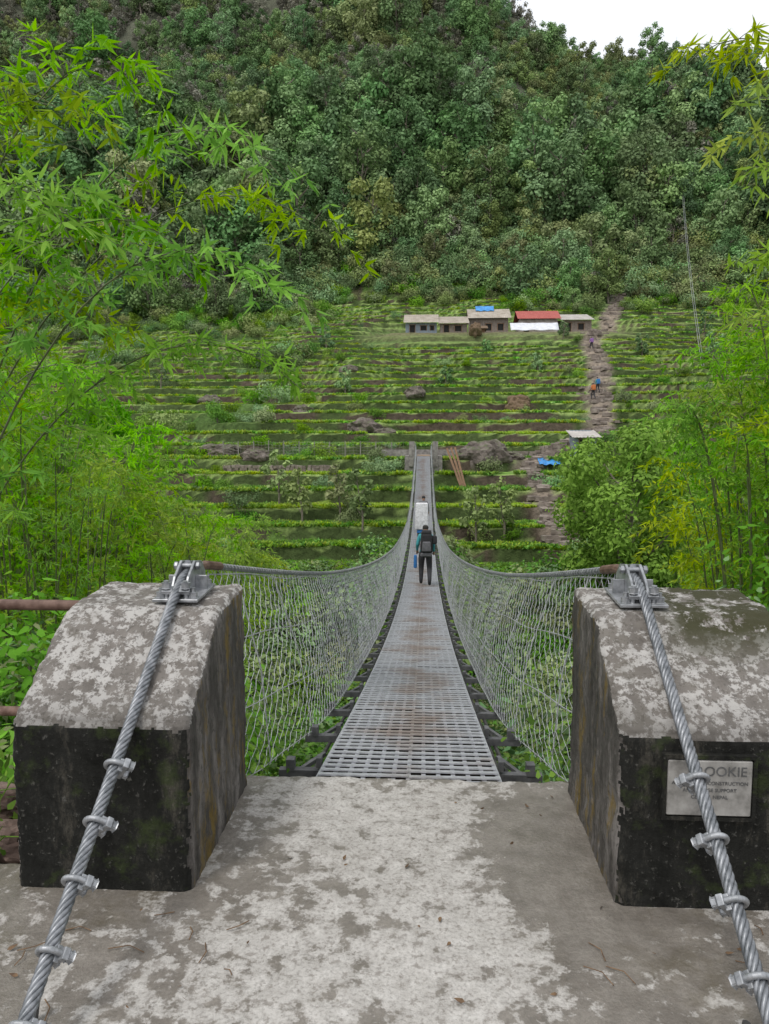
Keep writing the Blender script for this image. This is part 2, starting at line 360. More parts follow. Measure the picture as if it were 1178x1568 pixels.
def scatter(name,coll,pts,scl,rotz,idx,tilt=.0):
    n=len(pts); me=bpy.data.meshes.new(name); me.from_pydata(np.asarray(pts).tolist(),[],[])
    def A(nm,ty,key,val): a=me.attributes.new(nm,ty,'POINT'); a.data.foreach_set(key,val)
    A('scl','FLOAT','value',np.asarray(scl,np.float32)); A('idx','INT','value',np.asarray(idx,np.int32))
    rv=np.stack([rng.normal(size=n)*tilt,rng.normal(size=n)*tilt,rotz],1).astype(np.float32); A('rotv','FLOAT_VECTOR','vector',rv.ravel())
    o=bpy.data.objects.new(name,me); COL.objects.link(o)
    g=bpy.data.node_groups.new(name+'_instances','GeometryNodeTree')
    g.interface.new_socket('Geometry',in_out='INPUT',socket_type='NodeSocketGeometry'); g.interface.new_socket('Geometry',in_out='OUTPUT',socket_type='NodeSocketGeometry')
    gi=g.nodes.new('NodeGroupInput'); go=g.nodes.new('NodeGroupOutput'); ip=g.nodes.new('GeometryNodeInstanceOnPoints')
    ci=g.nodes.new('GeometryNodeCollectionInfo'); ci.inputs['Collection'].default_value=coll; ci.inputs['Separate Children'].default_value=True; ci.inputs['Reset Children'].default_value=True
    def NA(nm,ty):
        a=g.nodes.new('GeometryNodeInputNamedAttribute'); a.data_type=ty; a.inputs['Name'].default_value=nm
        return [s for s in a.outputs if s.enabled and s.name=='Attribute'][0]
    g.links.new(gi.outputs[0],ip.inputs['Points']); g.links.new(ci.outputs[0],ip.inputs['Instance']); ip.inputs['Pick Instance'].default_value=True
    g.links.new(NA('idx','INT'),ip.inputs['Instance Index']); g.links.new(NA('rotv','FLOAT_VECTOR'),ip.inputs['Rotation']); g.links.new(NA('scl','FLOAT'),ip.inputs['Scale'])
    g.links.new(ip.outputs[0],go.inputs[0])
    md=o.modifiers.new('inst','NODES'); md.node_group=g; return o

# forest sources
src=[]
specs=[(11,3.9,2.4,15,3400,.42,M_leaf),(14,4.0,3.5,17,3800,.42,M_leaf),(9,3.9,1.4,12,3000,.4,M_leaf),(10,3.3,1.8,13,2700,.4,M_leaf2),(6,3.0,.6,9,1700,.36,M_leaf2),(5,3.0,.3,9,1000,.36,M_dry),(8,2.6,.8,9,1000,.36,M_dry)]
for i,(a,b_,c_,d_,e_,f_,mm) in enumerate(specs):
    src.append(tree_mb(a,b_,c_,d_,e_,f_).obj('a%02d_tree_form'%i,[M_bark,mm],link=False))
cf=mkcoll('forest_tree_forms',src)
def fgrid(y0,y1,sp):
    gx,gy=np.meshgrid(np.arange(-195,165,sp*1.05),np.arange(y0,y1,sp)); return gx.ravel()+rng.uniform(-sp*.6,sp*.6,gx.size), gy.ravel()+rng.uniform(-sp*.6,sp*.6,gx.size)
a1=fgrid(132,185,5.4); a2=fgrid(185,345,3.1)
gx=np.concatenate([a1[0],a2[0]]); gy=np.concatenate([a1[1],a2[1]])
h,_,_,_,tm,pm,ro,up,hs=terr(gx,gy,True)
keep=(up>139)&(pm<.1)&(gx/gy>-.66)&(gx/gy<.56)
gx,gy,h=gx[keep],gy[keep],h[keep]
nz=fbm(gx/22,gy/22,71); q=rng.random(gx.size)
dryp=(.08+ss(175,208,gy)*.6*ss(.3,.5,nz))*(1-ss(25,80,gx)*.75)
idx=np.where(q<dryp,rng.integers(5,7,gx.size),np.where(rng.random(gx.size)<ss(.4,.6,nz)*.8+.1,rng.integers(0,3,gx.size),rng.integers(2,5,gx.size)))
sc=rng.uniform(.55,1.6,gx.size)*np.where(gy>195,.7,1.25)
sc=np.where((gy>195)&(rng.random(gx.size)<.08),sc*1.7,sc)
sc=np.where((gx>20)&(gy>200),np.minimum(sc,1.0),sc)
sc=np.where(gy<150,sc*.6,sc)
scatter('forest_trees',cf,np.stack([gx,gy,h-.4],1),sc,rng.random(gx.size)*6.28,idx,.07)
def shrubsrc(pre,leaf,n,wr,quad):
    src=[]
    for i in range(4):
        mb=MB(); lob=[(rng.normal()*.5,rng.normal()*.5,.5+rng.random()*.8,.45+.25*rng.random()) for _ in range(6)]
        for l in lob: mb.tube([[0,0,-.4],[l[0]*.5,l[1]*.5,l[2]*.6],l[:3]],[.03,.02,.008],4,0,cap=False)
        crown(mb,lob,n,leaf,1,quad,wr); src.append(mb.obj('%s%02d_shrub_form'%(pre,i),[M_bark,[M_shrub,M_shrub,M_leaf2,M_leaf][i]],link=False))
    return mkcoll(pre+'_shrub_forms',src)
cs=shrubsrc('b',.17,900,.3,True); cs2=shrubsrc('e',.075,3600,.22,False)
k=7000; ux=rng.uniform(-130,95,k); uy=rng.uniform(138,230,k); hh,_,_,_,_,pm,_,up,_=terr(ux,uy,True); mk=(up>139)&(pm<.1)
scatter('forest_undergrowth',cs,np.stack([ux,uy,hh-.2],1)[mk],rng.uniform(1.2,2.6,mk.sum()),rng.random(mk.sum())*6.28,rng.integers(2,4,mk.sum()),.1)

n=5200
sx_=np.concatenate([rng.uniform(-38,36,n),rng.uniform(-75,60,2600)]); sy=np.concatenate([rng.uniform(6.5,47,n),rng.uniform(60,150,2600)])
h,_,_,fr,tm,pm,ro,up,hs=terr(sx_,sy,True)
r=sx_/sy
lim=1.8-.168*sy
ok=(np.abs(r)<.75)
first=np.arange(len(sx_))<n
sc=rng.uniform(.8,1.9,len(sx_))
dz=-.2*(sy-3.8)+.00367*(sy-3.8)**2
ok&=np.where(first,True,((ro>.5)|(up>135))&(pm<.05)&(hs<.05)&(rng.random(len(sx_))<.75))
cap=np.where(np.abs(sx_)<2.6,(dz-.55-h)/1.9,99)
cap=np.where(first&(r>-.24)&(r<.2)&(np.abs(sx_)>=2.6),(lim+.3-h)/1.9,cap)
sc=np.minimum(sc,cap); ok&=sc>.35
nearm=ok&(sy<15); farm=ok&(sy>=15)
for nm,cl_,mk in (('shrubs',cs,farm),('shrubs',cs2,nearm)):
    scatter(nm,cl_,np.stack([sx_,sy,h-.1],1)[mk],sc[mk],rng.random(mk.sum())*6.28,rng.integers(0,4,mk.sum()),.1)
k=340; bx=rng.uniform(-.55,.5,k); by=rng.uniform(50,132,k); bx=bx*by; hh,_,_,fr,tm,pm,_,_,hs=terr(bx,by,True); mk=(pm<.05)&(hs<.05)&(np.abs(bx)>2)
scatter('terrace_bushes',cs,np.stack([bx,by,hh-.1],1)[mk],rng.uniform(.3,.9,mk.sum()),rng.random(mk.sum())*6.28,rng.integers(0,4,mk.sum()),.1)

# crops on the terraces
BOULD=[(5.0,62.3,(2.0,1.5,1.4)),(-5.8,73,(1.6,1.1,.9)),(-3.6,71.5,(1.1,.8,.45)),(-40,76,(2.2,1.6,1.3)),(-1,83,(1.1,.8,.7)),(7.4,63,(1.0,.9,.5)),(-18,66,(1.6,1.1,.8)),(-36,60,(2,1.4,1.)),(-12.5,78,(1.0,.8,.6)),(-24,84,(1.3,1,.9)),(-9.5,95,(1.1,.9,.7)),(30,90,(1.2,.9,.8)),(-14,62.5,(1.2,.8,.6))]
src=[]
for i in range(3):
    mb=MB(); k=26; a=rng.random(k)*6.28; d=np.stack([np.cos(a),np.sin(a),.5+rng.random(k)*1.2],1)
    mb.leaves(rng.normal(size=(k,3))*[.25,.12,.02],d,.38*(.6+.6*rng.random(k)),.25,0,rng.random(k))
    src.append(mb.obj('c%02d_crop_form'%i,[[M_crop,M_crop,M_lime][i]],link=False))
cc=mkcoll('crop_forms',src)
n=120000; sy=46+ (138-46)*rng.random(n)**1.25; sx_=(rng.uniform(-.62,.52,n))*sy
h,_,fl,fr,tm,pm,ro,up,hs=terr(sx_,sy,True)
rn=plot(fl,sx_)
lm=limemask(fl,sx_)
ok=(fr<.78)&(tm>.9)&(pm<.05)&(ro<.3)&(hs<.05)&((rn<.86)|(rng.random(n)<.2)|lm)&((np.sin(fr*math.pi*6+sx_*.03)>-.3)|lm|(rn<.25))
ok&=~((np.abs(sx_)<1.2)&(sy<63))
for bx,by,bs in BOULD: ok&=~((np.abs(sx_-bx)<bs[0]*1.2)&(sy<by+bs[1])&(sy>by-bs[1]-1.6))
id_=np.where(lm,2,rng.integers(0,2,n)); id_=np.where(((fr<.14)&(rng.random(n)<.5))|((rn>.6)&(rng.random(n)<.35)),2,id_)
scatter('terrace_crops',cc,np.stack([sx_,sy,h],1)[ok],rng.uniform(.5,1.0,ok.sum())*np.where(lm[ok],.7,1),rng.random(ok.sum())*.6,id_[ok])

# bamboo stands
src=[]
for i in range(4):
    mb=MB()
    for k in range(4):
        a=rng.random()*6.28; bamboo(mb,(math.cos(a)*.4,math.sin(a)*.4,-.3),(math.cos(a)*1.7,math.sin(a)*1.7,7.5+1.5*rng.random()),40,.17,.12,.03,4,1.1)
    src.append(mb.obj('d%02d_bamboo_form'%i,[M_culm,M_bamboo if i!=2 else M_bamboo_y],link=False))
cb=mkcoll('bamboo_forms',src)
P=[];S=[]
for _ in range(92):
    y=rng.uniform(8,34); r=rng.uniform(.27,.74); x=-r*y
    lim=np.interp(r,[.2,.3,.42,.55,.7],[-.24,-.19,-.11,-.03,.06])+rng.normal()*.035+(.08 if rng.random()<.15 else 0)
    z=float(terr(x,y)); Hh=1.8+lim*y-z
    if Hh>1.2 and x<-3.4: P.append((x,y,z)); S.append(min(Hh/9,1.3))
for _ in range(52):
    y=rng.uniform(10,22); r=rng.uniform(.44,.66); x=r*y
    lim=np.interp(r,[.42,.47,.55,.66],[-.06,.06,.18,.3])+rng.normal()*.03
    z=float(terr(x,y)); Hh=1.8+lim*y-z
    if Hh>1.2: P.append((x,y,z)); S.append(min(Hh/9,1.0))
scatter('bamboo_thicket',cb,P,S,rng.random(len(P))*6.28,rng.integers(0,4,len(P)),.03)

tips=[((-4.6,6.2,-2.8),(-.95,6,3.7)),((-5.2,6.6,-2.8),(-.6,6.4,3.35)),((-4.2,5.6,-2.4),(-1.0,5.5,2.75)),((-5,6.4,-2.8),(-.95,6.3,2.2)),((-4.2,5.4,-2.4),(-1.7,5.4,3.9)),
((-4.6,5.6,-2.3),(-2.2,5.2,3.7)),((-4.4,5.2,-2.),(-2.1,4.7,3.0)),((-5,6,-2.4),(-1.7,6,3.1)),((-5.4,6.5,-2.5),(-2.6,6.5,2.6)),((-6,8,-3),(-3.4,8.2,2.2))]
for a,b_ in tips:
    mb=MB(); bamboo(mb,a,b_,44,.15,.38,.015,5,.75); mb.obj('bamboo',[M_culm,M_bamboo])
tips=[((5.2,7,.5),(2.0,6.2,4.6)),((5.4,7,.8),(2.3,6,3.9)),((5.,7.5,.8),(2.7,6.6,3.2)),((5.6,7.5,1),(2.6,6.2,4.7)),((5.0,8.5,1),(3.4,7.8,1.9)),((4.8,6.2,.4),(2.25,5.4,3.5)),((4.9,6.4,.4),(2.5,5.6,2.6)),((5.2,6.6,.6),(2.5,5.8,4.2))]
for a,b_ in tips:
    mb=MB(); bamboo(mb,a,b_,36,.14,.3,.012,5,.65); mb.obj('bamboo',[M_culm,M_bamboo_y])
# dry grass bank on the right
mb=MB(); k=16000; gx=rng.uniform(2.6,7,k); gy=rng.uniform(4.6,11,k); gz=terr(gx,gy)
mb.leaves(np.stack([gx,gy,gz],1),np.stack([rng.normal(size=k)*.6-.3,rng.normal(size=k)*.6-.4,rng.normal(size=k)*.5+.7],1),rng.uniform(.25,.8,k),.02,0,rng.random(k))
M_straw=leafmat('dry_grass',(.14,.10,.045),(.42,.30,.15),transl=.2,hue0=.49,hr=.02); mb.obj('dry_grass_bank',[M_straw])
# weeds by the slab
mb=MB()
for (cx,cy,rz,kk) in [(-.95,4.15,.35,260),(-1.9,4.3,.6,300),(.95,4.5,.5,300),(1.0,5.2,.8,300),(-1.0,5.2,.6,300),(1.9,4.2,.7,300),(-1.95,3.1,.2,200),(.9,4.0,.3,260),(-2.4,3.4,.5,300),(2.2,3.6,.9,300),(-1.3,4.6,.5,300),(1.4,4.8,.6,300)]:
    zb=float(terr(cx,cy))
    p=rng.normal(size=(kk,3))*[.2,.22,.2]+[cx,cy,0]; p[:,2]=rng.uniform(zb,max(zb+.4,-.12+rz*.1),kk); p[:,1]=np.maximum(p[:,1],3.92 if abs(cx)<1.8 else 2.97)
    inn=np.abs(p[:,0])<.68; p[inn,2]=np.minimum(p[inn,2],-.35)
    mb.leaves(p,rng.normal(size=(kk,3))+[0,0,.3],rng.uniform(.035,.085,kk),.28,0,rng.random(kk))
    for _ in range(9):
        q=p[rng.integers(0,kk)]; mb.tube([[cx+rng.normal()*.06,cy+.05,zb-.05],(np.array([cx,cy,zb])+q)/2+[0,.03,.05],q],[.006,.004,.002],4,0,cap=False)
mb.obj('weeds',[M_shrub])
mb=MB()
for i in range(26):
    x=rng.choice([-1,1])*rng.uniform(.55,1.6); y=rng.uniform(1.9,2.7); a=rng.random()*3.14; l=rng.uniform(.03,.14)
    mb.tube([[x,y,.006],[x+math.cos(a)*l*.5,y+math.sin(a)*l*.5,.012],[x+math.cos(a+.3)*l,y+math.sin(a+.3)*l,.006]],.0022,4,0)
for i in range(60):
    x=rng.uniform(-1.6,1.6); y=rng.uniform(1.8,3.7)
    if abs(x)>.8 and y>2.7: continue
    mb.leaves([[x,y,.008]],[[rng.normal(),rng.normal(),.1]],rng.uniform(.015,.04),.2,0,0.2)
mb.obj('leaf_litter',[simple('dead_leaf',[(.3,(.06,.035,.02)),(.7,(.2,.12,.06))],30,.8,0,0)])

# individual trees
def place(mb,name,loc,mats): o=mb.obj(name,mats); o.location=loc; return o
for x,y,Ht,Rc,base,n in [(10.9,41,12.6,4.0,4.5,17000),(15,47,9.5,3.0,3.5,8000),(-26,62,6.5,2.2,3.2,3000)]:
    place(tree_mb(Ht,Rc,base,22,n,.26,.6,False,.27),'broadleaf_tree',(x,y,float(terr(x,y))),[M_bark,M_treeleaf])
for x,y in [(-8.5,52),(-6,53.5),(-4.2,51.5),(-10.5,54),(3.5,50),(5.5,51)]:
    place(tree_mb(4.2,1.1,1.2,8,380,.28,.2),'sapling_tree',(x,y,float(terr(x,y))),[M_bark,M_leaf2])
for x,y,hh in [(-9,86,3.4),(2.5,90,2.8),(14,95,2.6),(-20,95,3.6),(-31,88,4.2),(28,100,3.5),(34,92,3.6),(-14,108,4),(19.5,109,2.6),(8.5,104,2.2),(40,112,5),(-44,100,5)]:
    place(tree_mb(hh,hh*.33,hh*.25,7,420,.26,.2),'sapling_tree',(x,y,float(terr(x,y))),[M_bark,M_leaf])

# boulders
def boulder(name,c,s,mat,seed):
    bm=bmesh.new(); bmesh.ops.create_icosphere(bm,subdivisions=4,radius=1)
    for v in bm.verts:
        p=v.co; k=1+.45*(float(fbm(p.x*1.5+seed,p.y*1.5+p.z*1.9,seed))-.5)*2+.16*(float(vnoise(p.x*5+p.z*4,p.y*5,seed))-.5)
        v.co=Vector((p.x*k*s[0],p.y*k*s[1],p.z*k*s[2]))
    me=bpy.data.meshes.new(name); bm.to_mesh(me); me.materials.append(mat); o=bpy.data.objects.new(name,me); o.location=c; COL.objects.link(o)
for i,(x,y,s) in enumerate(BOULD):
    boulder('boulder',(x,y,float(terr(x,y))+s[2]*.3),s,M_rock,i+1.3)
boulder('haystack',(9.8,80,float(terr(9.8,80))+.8),(1.3,1.1,1.15),M_thatch,20)
boulder('haystack',(7.2,110,float(terr(7.2,110))+.8),(.9,.9,1.1),M_thatch,22)
mb=MB()
for i in range(520):
    k=rng.integers(0,len(PATH)-1); t=rng.random(); p=PATH[k]*(1-t)+PATH[k+1]*t+rng.normal(size=2)*(.35 if k<3 else .65)
    s=rng.uniform(.25,.7); mb.box((p[0],p[1],float(terr(p[0],p[1]))+.05),(s*1.5,s,s*.5),0,Matrix.Rotation(rng.normal()*.5,3,'Z')@Matrix.Rotation(rng.normal()*.15,3,'X'))
mb.obj('stone_path',[M_stone])
M_soilrock=simple('brown_rock',[(.3,(.08,.05,.04)),(.7,(.25,.18,.15))],6,.9,0,.6)
for i,(x,y,s) in enumerate([(-1.85,3.2,.16),(-2.1,3.5,.2),(-1.8,3.65,.15),(-2.3,3.0,.17)]): boulder('rock',(x,y,-.05),(s,s*.8,s*.6),M_soilrock,30+i)

# ---------------------------------------------------------------- landing slab and anchor blocks
def finish(o,mats,fn,amp):
    dg=bpy.context.evaluated_depsgraph_get(); me=bpy.data.meshes.new_from_object(o.evaluated_get(dg)); o.modifiers.clear(); o.data=me
    co=np.empty(len(me.vertices)*3,np.float32); me.vertices.foreach_get('co',co); co=co.reshape(-1,3)
    no=np.empty(len(me.vertices)*3,np.float32); me.vertices.foreach_get('normal',no); no=no.reshape(-1,3)
    edgew=1+2.2*(1-np.max(np.abs(no),axis=1))
    d=(fbm(co[:,0]*9+co[:,2]*7,co[:,1]*9+co[:,2]*5,3)-.5)*amp*edgew+(vnoise(co[:,0]*50+co[:,2]*40,co[:,1]*50-co[:,2]*37,5)-.5)*amp*.25*edgew
    co=co+no*d[:,None]; me.vertices.foreach_set('co',co.astype(np.float32).ravel())
    me.materials.clear()
    for x in mats: me.materials.append(x)
    pn=np.empty(len(me.polygons)*3,np.float32); me.polygons.foreach_get('normal',pn); pn=pn.reshape(-1,3)
    pc=np.empty(len(me.polygons)*3,np.float32); me.polygons.foreach_get('center',pc); pc=pc.reshape(-1,3)
    me.polygons.foreach_set('material_index',fn(pn,pc).astype(np.int32)); me.polygons.foreach_set('use_smooth',np.ones(len(me.polygons),bool)); me.update()
prof=[(2.78,-.3),(2.78,.69),(3.27,1.035),(3.74,1.065),(3.74,-1.5)]
def blockmat(n,c):
    zt=.668+.03*(fbm(c[:,0]*14,c[:,2]*14,5)-.5)
    top=np.interp(c[:,1],[2.78,3.27,3.74],[.69,1.035,1.065])
    lipz=.03+.03*(fbm(c[:,1]*12+c[:,0]*5,c[:,2]*9,8)-.5)
    isside=(np.abs(n[:,0])>.75)
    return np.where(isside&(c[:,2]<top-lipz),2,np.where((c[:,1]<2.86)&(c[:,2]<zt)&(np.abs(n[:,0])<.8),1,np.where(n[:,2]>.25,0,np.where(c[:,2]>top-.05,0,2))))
def prism(name,prof,x0,x1,bev=.025,voxel=.014):
    bm=bmesh.new(); a=[bm.verts.new((x0,y,z)) for y,z in prof]; b2=[bm.verts.new((x1,y,z)) for y,z in prof]; n=len(prof)
    bm.faces.new(a); bm.faces.new(b2[::-1])
    for i in range(n): bm.faces.new((a[i],b2[i],b2[(i+1)%n],a[(i+1)%n]))
    bmesh.ops.recalc_face_normals(bm,faces=bm.faces)
    bmesh.ops.bevel(bm,geom=bm.edges[:],offset=bev,segments=2,affect='EDGES')
    me=bpy.data.meshes.new(name); bm.to_mesh(me); o=bpy.data.objects.new(name,me); COL.objects.link(o)
    r=o.modifiers.new('r','REMESH'); r.mode='VOXEL'; r.voxel_size=voxel; bpy.context.view_layer.update(); return o
for x0,x1 in ((-1.55,-.835),(.825,1.63)):
    o=prism('concrete_anchor_block',prof,x0,x1,.02,.012); finish(o,[M_ctop,M_cfront,M_cside],blockmat,.024)
bm=bmesh.new()
outline=[(-2.7,-3),(2.7,-3),(2.7,2.95),(.86,2.95),(.86,3.82),(-.86,3.82),(-.86,2.95),(-2.7,2.95)]
lo_=[bm.verts.new((x,y,-.5)) for x,y in outline]; hi=[bm.verts.new((x,y,0)) for x,y in outline]
bm.faces.new(lo_[::-1]); bm.faces.new(hi)
for i in range(8): bm.faces.new((lo_[i],lo_[(i+1)%8],hi[(i+1)%8],hi[i]))
bmesh.ops.recalc_face_normals(bm,faces=bm.faces)
me=bpy.data.meshes.new('concrete_landing_slab'); bm.to_mesh(me); o=bpy.data.objects.new('concrete_landing_slab',me); COL.objects.link(o)
r=o.modifiers.new('r','REMESH'); r.mode='VOXEL'; r.voxel_size=.02; bpy.context.view_layer.update(); finish(o,[M_slab],lambda n,c:np.zeros(len(n)),.014)

# ---------------------------------------------------------------- bridge
Y0,Y1=3.83,60.0
def zd(y): s=np.asarray(y,float)-3.8; return -.2*s+.00367*s*s-.03
def wr(y): return np.interp(y,[3.7,7,12,20,30,60],[1.05,1.0,.92,.74,.62,.62])
def zr(y): return zd(y)+np.interp(y,[3.7,8,60],[1.17,1.14,1.15])
def wb(y): return np.interp(y,[3.8,4.2,5.2,6.5,60],[.95,.86,.74,.68,.66])
bridge=empty('suspension_footbridge')
mb=MB(); yy=np.arange(Y0,Y1,.5)
for k in range(13):
    x=-.498+.083*k; w=.012
    for a,b_ in zip(yy[:-1],yy[1:]):
        za,zb=float(zd(a)),float(zd(b_))
        mb.add([[x-w,a,za],[x+w,a,za],[x+w,b_,zb],[x-w,b_,zb],[x-w,a,za-.02],[x+w,a,za-.02],[x+w,b_,zb-.02],[x-w,b_,zb-.02]],[[0,1,2,3],[0,4,5,1],[1,5,6,2],[3,2,6,7],[0,3,7,4]],0)
for pn in (-1,1):
    for y in np.arange(Y0+.03,Y1,.112):
        Rr=Matrix.Rotation(rng.normal()*.005,3,'Z')@Matrix.Rotation(math.atan(-.2+.00734*(y-3.8)),3,'X'); z=float(zd(y))+rng.normal()*.001
        mb.box((pn*.251,y+rng.normal()*.003,z+.008),(.494,.045,.008),0,Rr)
        mb.box((pn*.251,y+.018,z-.030),(.478,.012,.052),1,Rr)  # added dark plate below each bar, stands in for shade in the slots
mb.obj('walkway_grating',[M_deck,M_under],parent=bridge)
mb=MB()
for i,y in enumerate(np.arange(4.35,60,1.0)):
    z=float(zd(y)); mb.box((0,y,z-.085),(1.58,.05,.05),0)
    for s in (-1,1):
        mb.box((s*.72,y,z-.03),(.05,.06,.07),0); mb.box((s*.545,y,z-.01),(.03,.06,.06),0)
        mb.box((s*.63,y+.16,z-.10),(.025,.34,.025),0,Matrix.Rotation(s*.45,3,'Z'))
mb.obj('cross_beams',[M_beam],parent=bridge)
mb=MB()
for s in (-1,1):
    yl=np.arange(3.7,60,.5)
    for xx in (.56,.61): mb.tube(np.stack([yl*0+s*xx,yl,zd(yl)-.125],1),.016,6,0)
mb.obj('deck_cables',[M_dark],parent=bridge)
mb=MB()
for s in (-1,1):
    yl=np.concatenate([[3.5],np.arange(3.75,60.2,.5)])
    mb.tube(np.stack([s*wr(yl),yl,zr(yl)],1),.017,8,0)
mb.obj('handrail_cables',[M_cable],parent=bridge)
mb=MB()
for s in (-1,1): mb.tube([[s*1.05,3.6,1.155],[s*1.045,3.78,1.145],[s*1.035,4.0,1.10]],.024,10,0)
mb.obj('cable_sleeves',[M_rust],parent=bridge)
mb=MB()
for s in (-1,1):
    col=np.arange(3.80,59.9,.062); nj=23; t=np.linspace(0,1,nj); nc=len(col)
    par=np.where((np.arange(nj)[None,:]+np.arange(nc)[:,None])%2==0,.029,-.029)
    Yb=np.broadcast_to(col[:,None],(nc,nj)); Tt=np.broadcast_to(t[None,:],(nc,nj))
    warp=(fbm(Yb*1.3+s*50,Tt*3,7)-.5)*.16*np.sin(Tt*math.pi)
    Yc=Yb+par+rng.normal(size=Yb.shape)*.004+warp
    xb=wb(Yc); xt=wr(Yc); belly=-.05*np.sin(Tt*math.pi)+(fbm(Yb*1.1+s*9,Tt*2.5,3)-.5)*.12*np.sin(Tt*math.pi)
    x=xb*(1-Tt)+xt*Tt+belly+np.where(np.arange(nj)%2==0,.004,-.004)[None,:]
    tz=np.clip(Tt+(fbm(Yb*1.5+20,Tt*4,13)-.5)*.09*np.sin(Tt*math.pi),0,1)
    z=(zd(Yc)-.04)*(1-tz)+zr(Yc)*tz+rng.normal(size=Yc.shape)*.003
    Pn=np.stack([s*x,Yc,z],-1)
    rad=np.interp(col,[4,10,30,60],[.0022,.0027,.003,.0034])
    th=np.arange(3)*2.094; off=np.stack([np.cos(th),np.sin(th),0*th],-1)
    V=(Pn[:,:,None,:]+off[None,None,:,:]*rad[:,None,None,None]).reshape(-1,3)
    b0=(np.arange(nc)[:,None,None]*nj+np.arange(nj-1)[None,:,None])*3; j=np.arange(3)[None,None,:]; j2=(j+1)%3
    mb.add(V,np.stack([b0+j,b0+j2,b0+3+j2,b0+3+j],-1).reshape(-1,4),0)
    for y in np.arange(4.35,60,1.0):
        a=np.array([s*wb(y),y,zd(y)-.03]); c=np.array([s*wr(y),y,zr(y)]); mb.tube([a,(a+c)/2-[s*.045,0,0],c],.0045,5,0)
    for tt in (.02,.35,.67,.97):
        yl=np.arange(3.8,60,.4); x=wb(yl)*(1-tt)+wr(yl)*tt-.05*math.sin(tt*3.14)
        mb.tube(np.stack([s*x,yl,(zd(yl)-.05)*(1-tt)+zr(yl)*tt+.012*np.sin(yl*3)],1),.0038,5,0)
    for y in np.arange(3.9,30,.07):
        c=np.array([s*wr(y),y,zr(y)]); a=np.linspace(0,5.5,6)
        mb.tube(c+np.stack([.021*np.cos(a),.02*a/5.5,.021*np.sin(a)],1),.0028,3,0,cap=False)
mb.obj('chain_link_netting',[M_wire],parent=bridge)
# far end anchor
far=empty('far_bridge_anchor')
M_conc2=simple('weathered_concrete',[(.3,(.12,.11,.10)),(.7,(.33,.31,.29))],4,.85,0,.4)
for s in (-1,1):
    mb=MB(); mb.add([[s*.7,59.95,-.5],[s*1.15,59.95,-.5],[s*1.15,59.95,1.5],[s*.7,59.95,1.5],[s*.7,61.2,-.5],[s*1.15,61.2,-.5],[s*1.15,61.2,1.0],[s*.7,61.2,1.0]],[[0,1,2,3],[4,7,6,5],[0,4,5,1],[1,5,6,2],[2,6,7,3],[3,7,4,0]],0)
    mb.obj('anchor_pier',[M_conc2],parent=far)
mb=MB(); mb.box((0,61.35,-.4),(3.0,2.6,1.46),0); mb.box((0,62.9,-.3),(7,.46,2.2),0); mb.obj('abutment',[M_conc2],parent=far)
mb=MB(); mb.box((0,60.8,.38),(1.0,1.6,.06),0); mb.obj('landing_board',[simple('tan_board',[(.3,(.35,.25,.17)),(.7,(.5,.38,.28))],4,.8)],parent=far)
M_wood=simple('weathered_wood',[(.3,(.14,.08,.05)),(.7,(.32,.2,.12))],6,.85,sc=(4,4,.4))
mb=MB()
for i in range(3): mb.box((2.0+i*.22+.5,58.2,-.9),(.16,.06,4.2),0,Matrix.Rotation(-.35+.05*i,3,'Y')@Matrix.Rotation(-.3,3,'X'))
mb.obj('leaning_timber_planks',[M_wood])

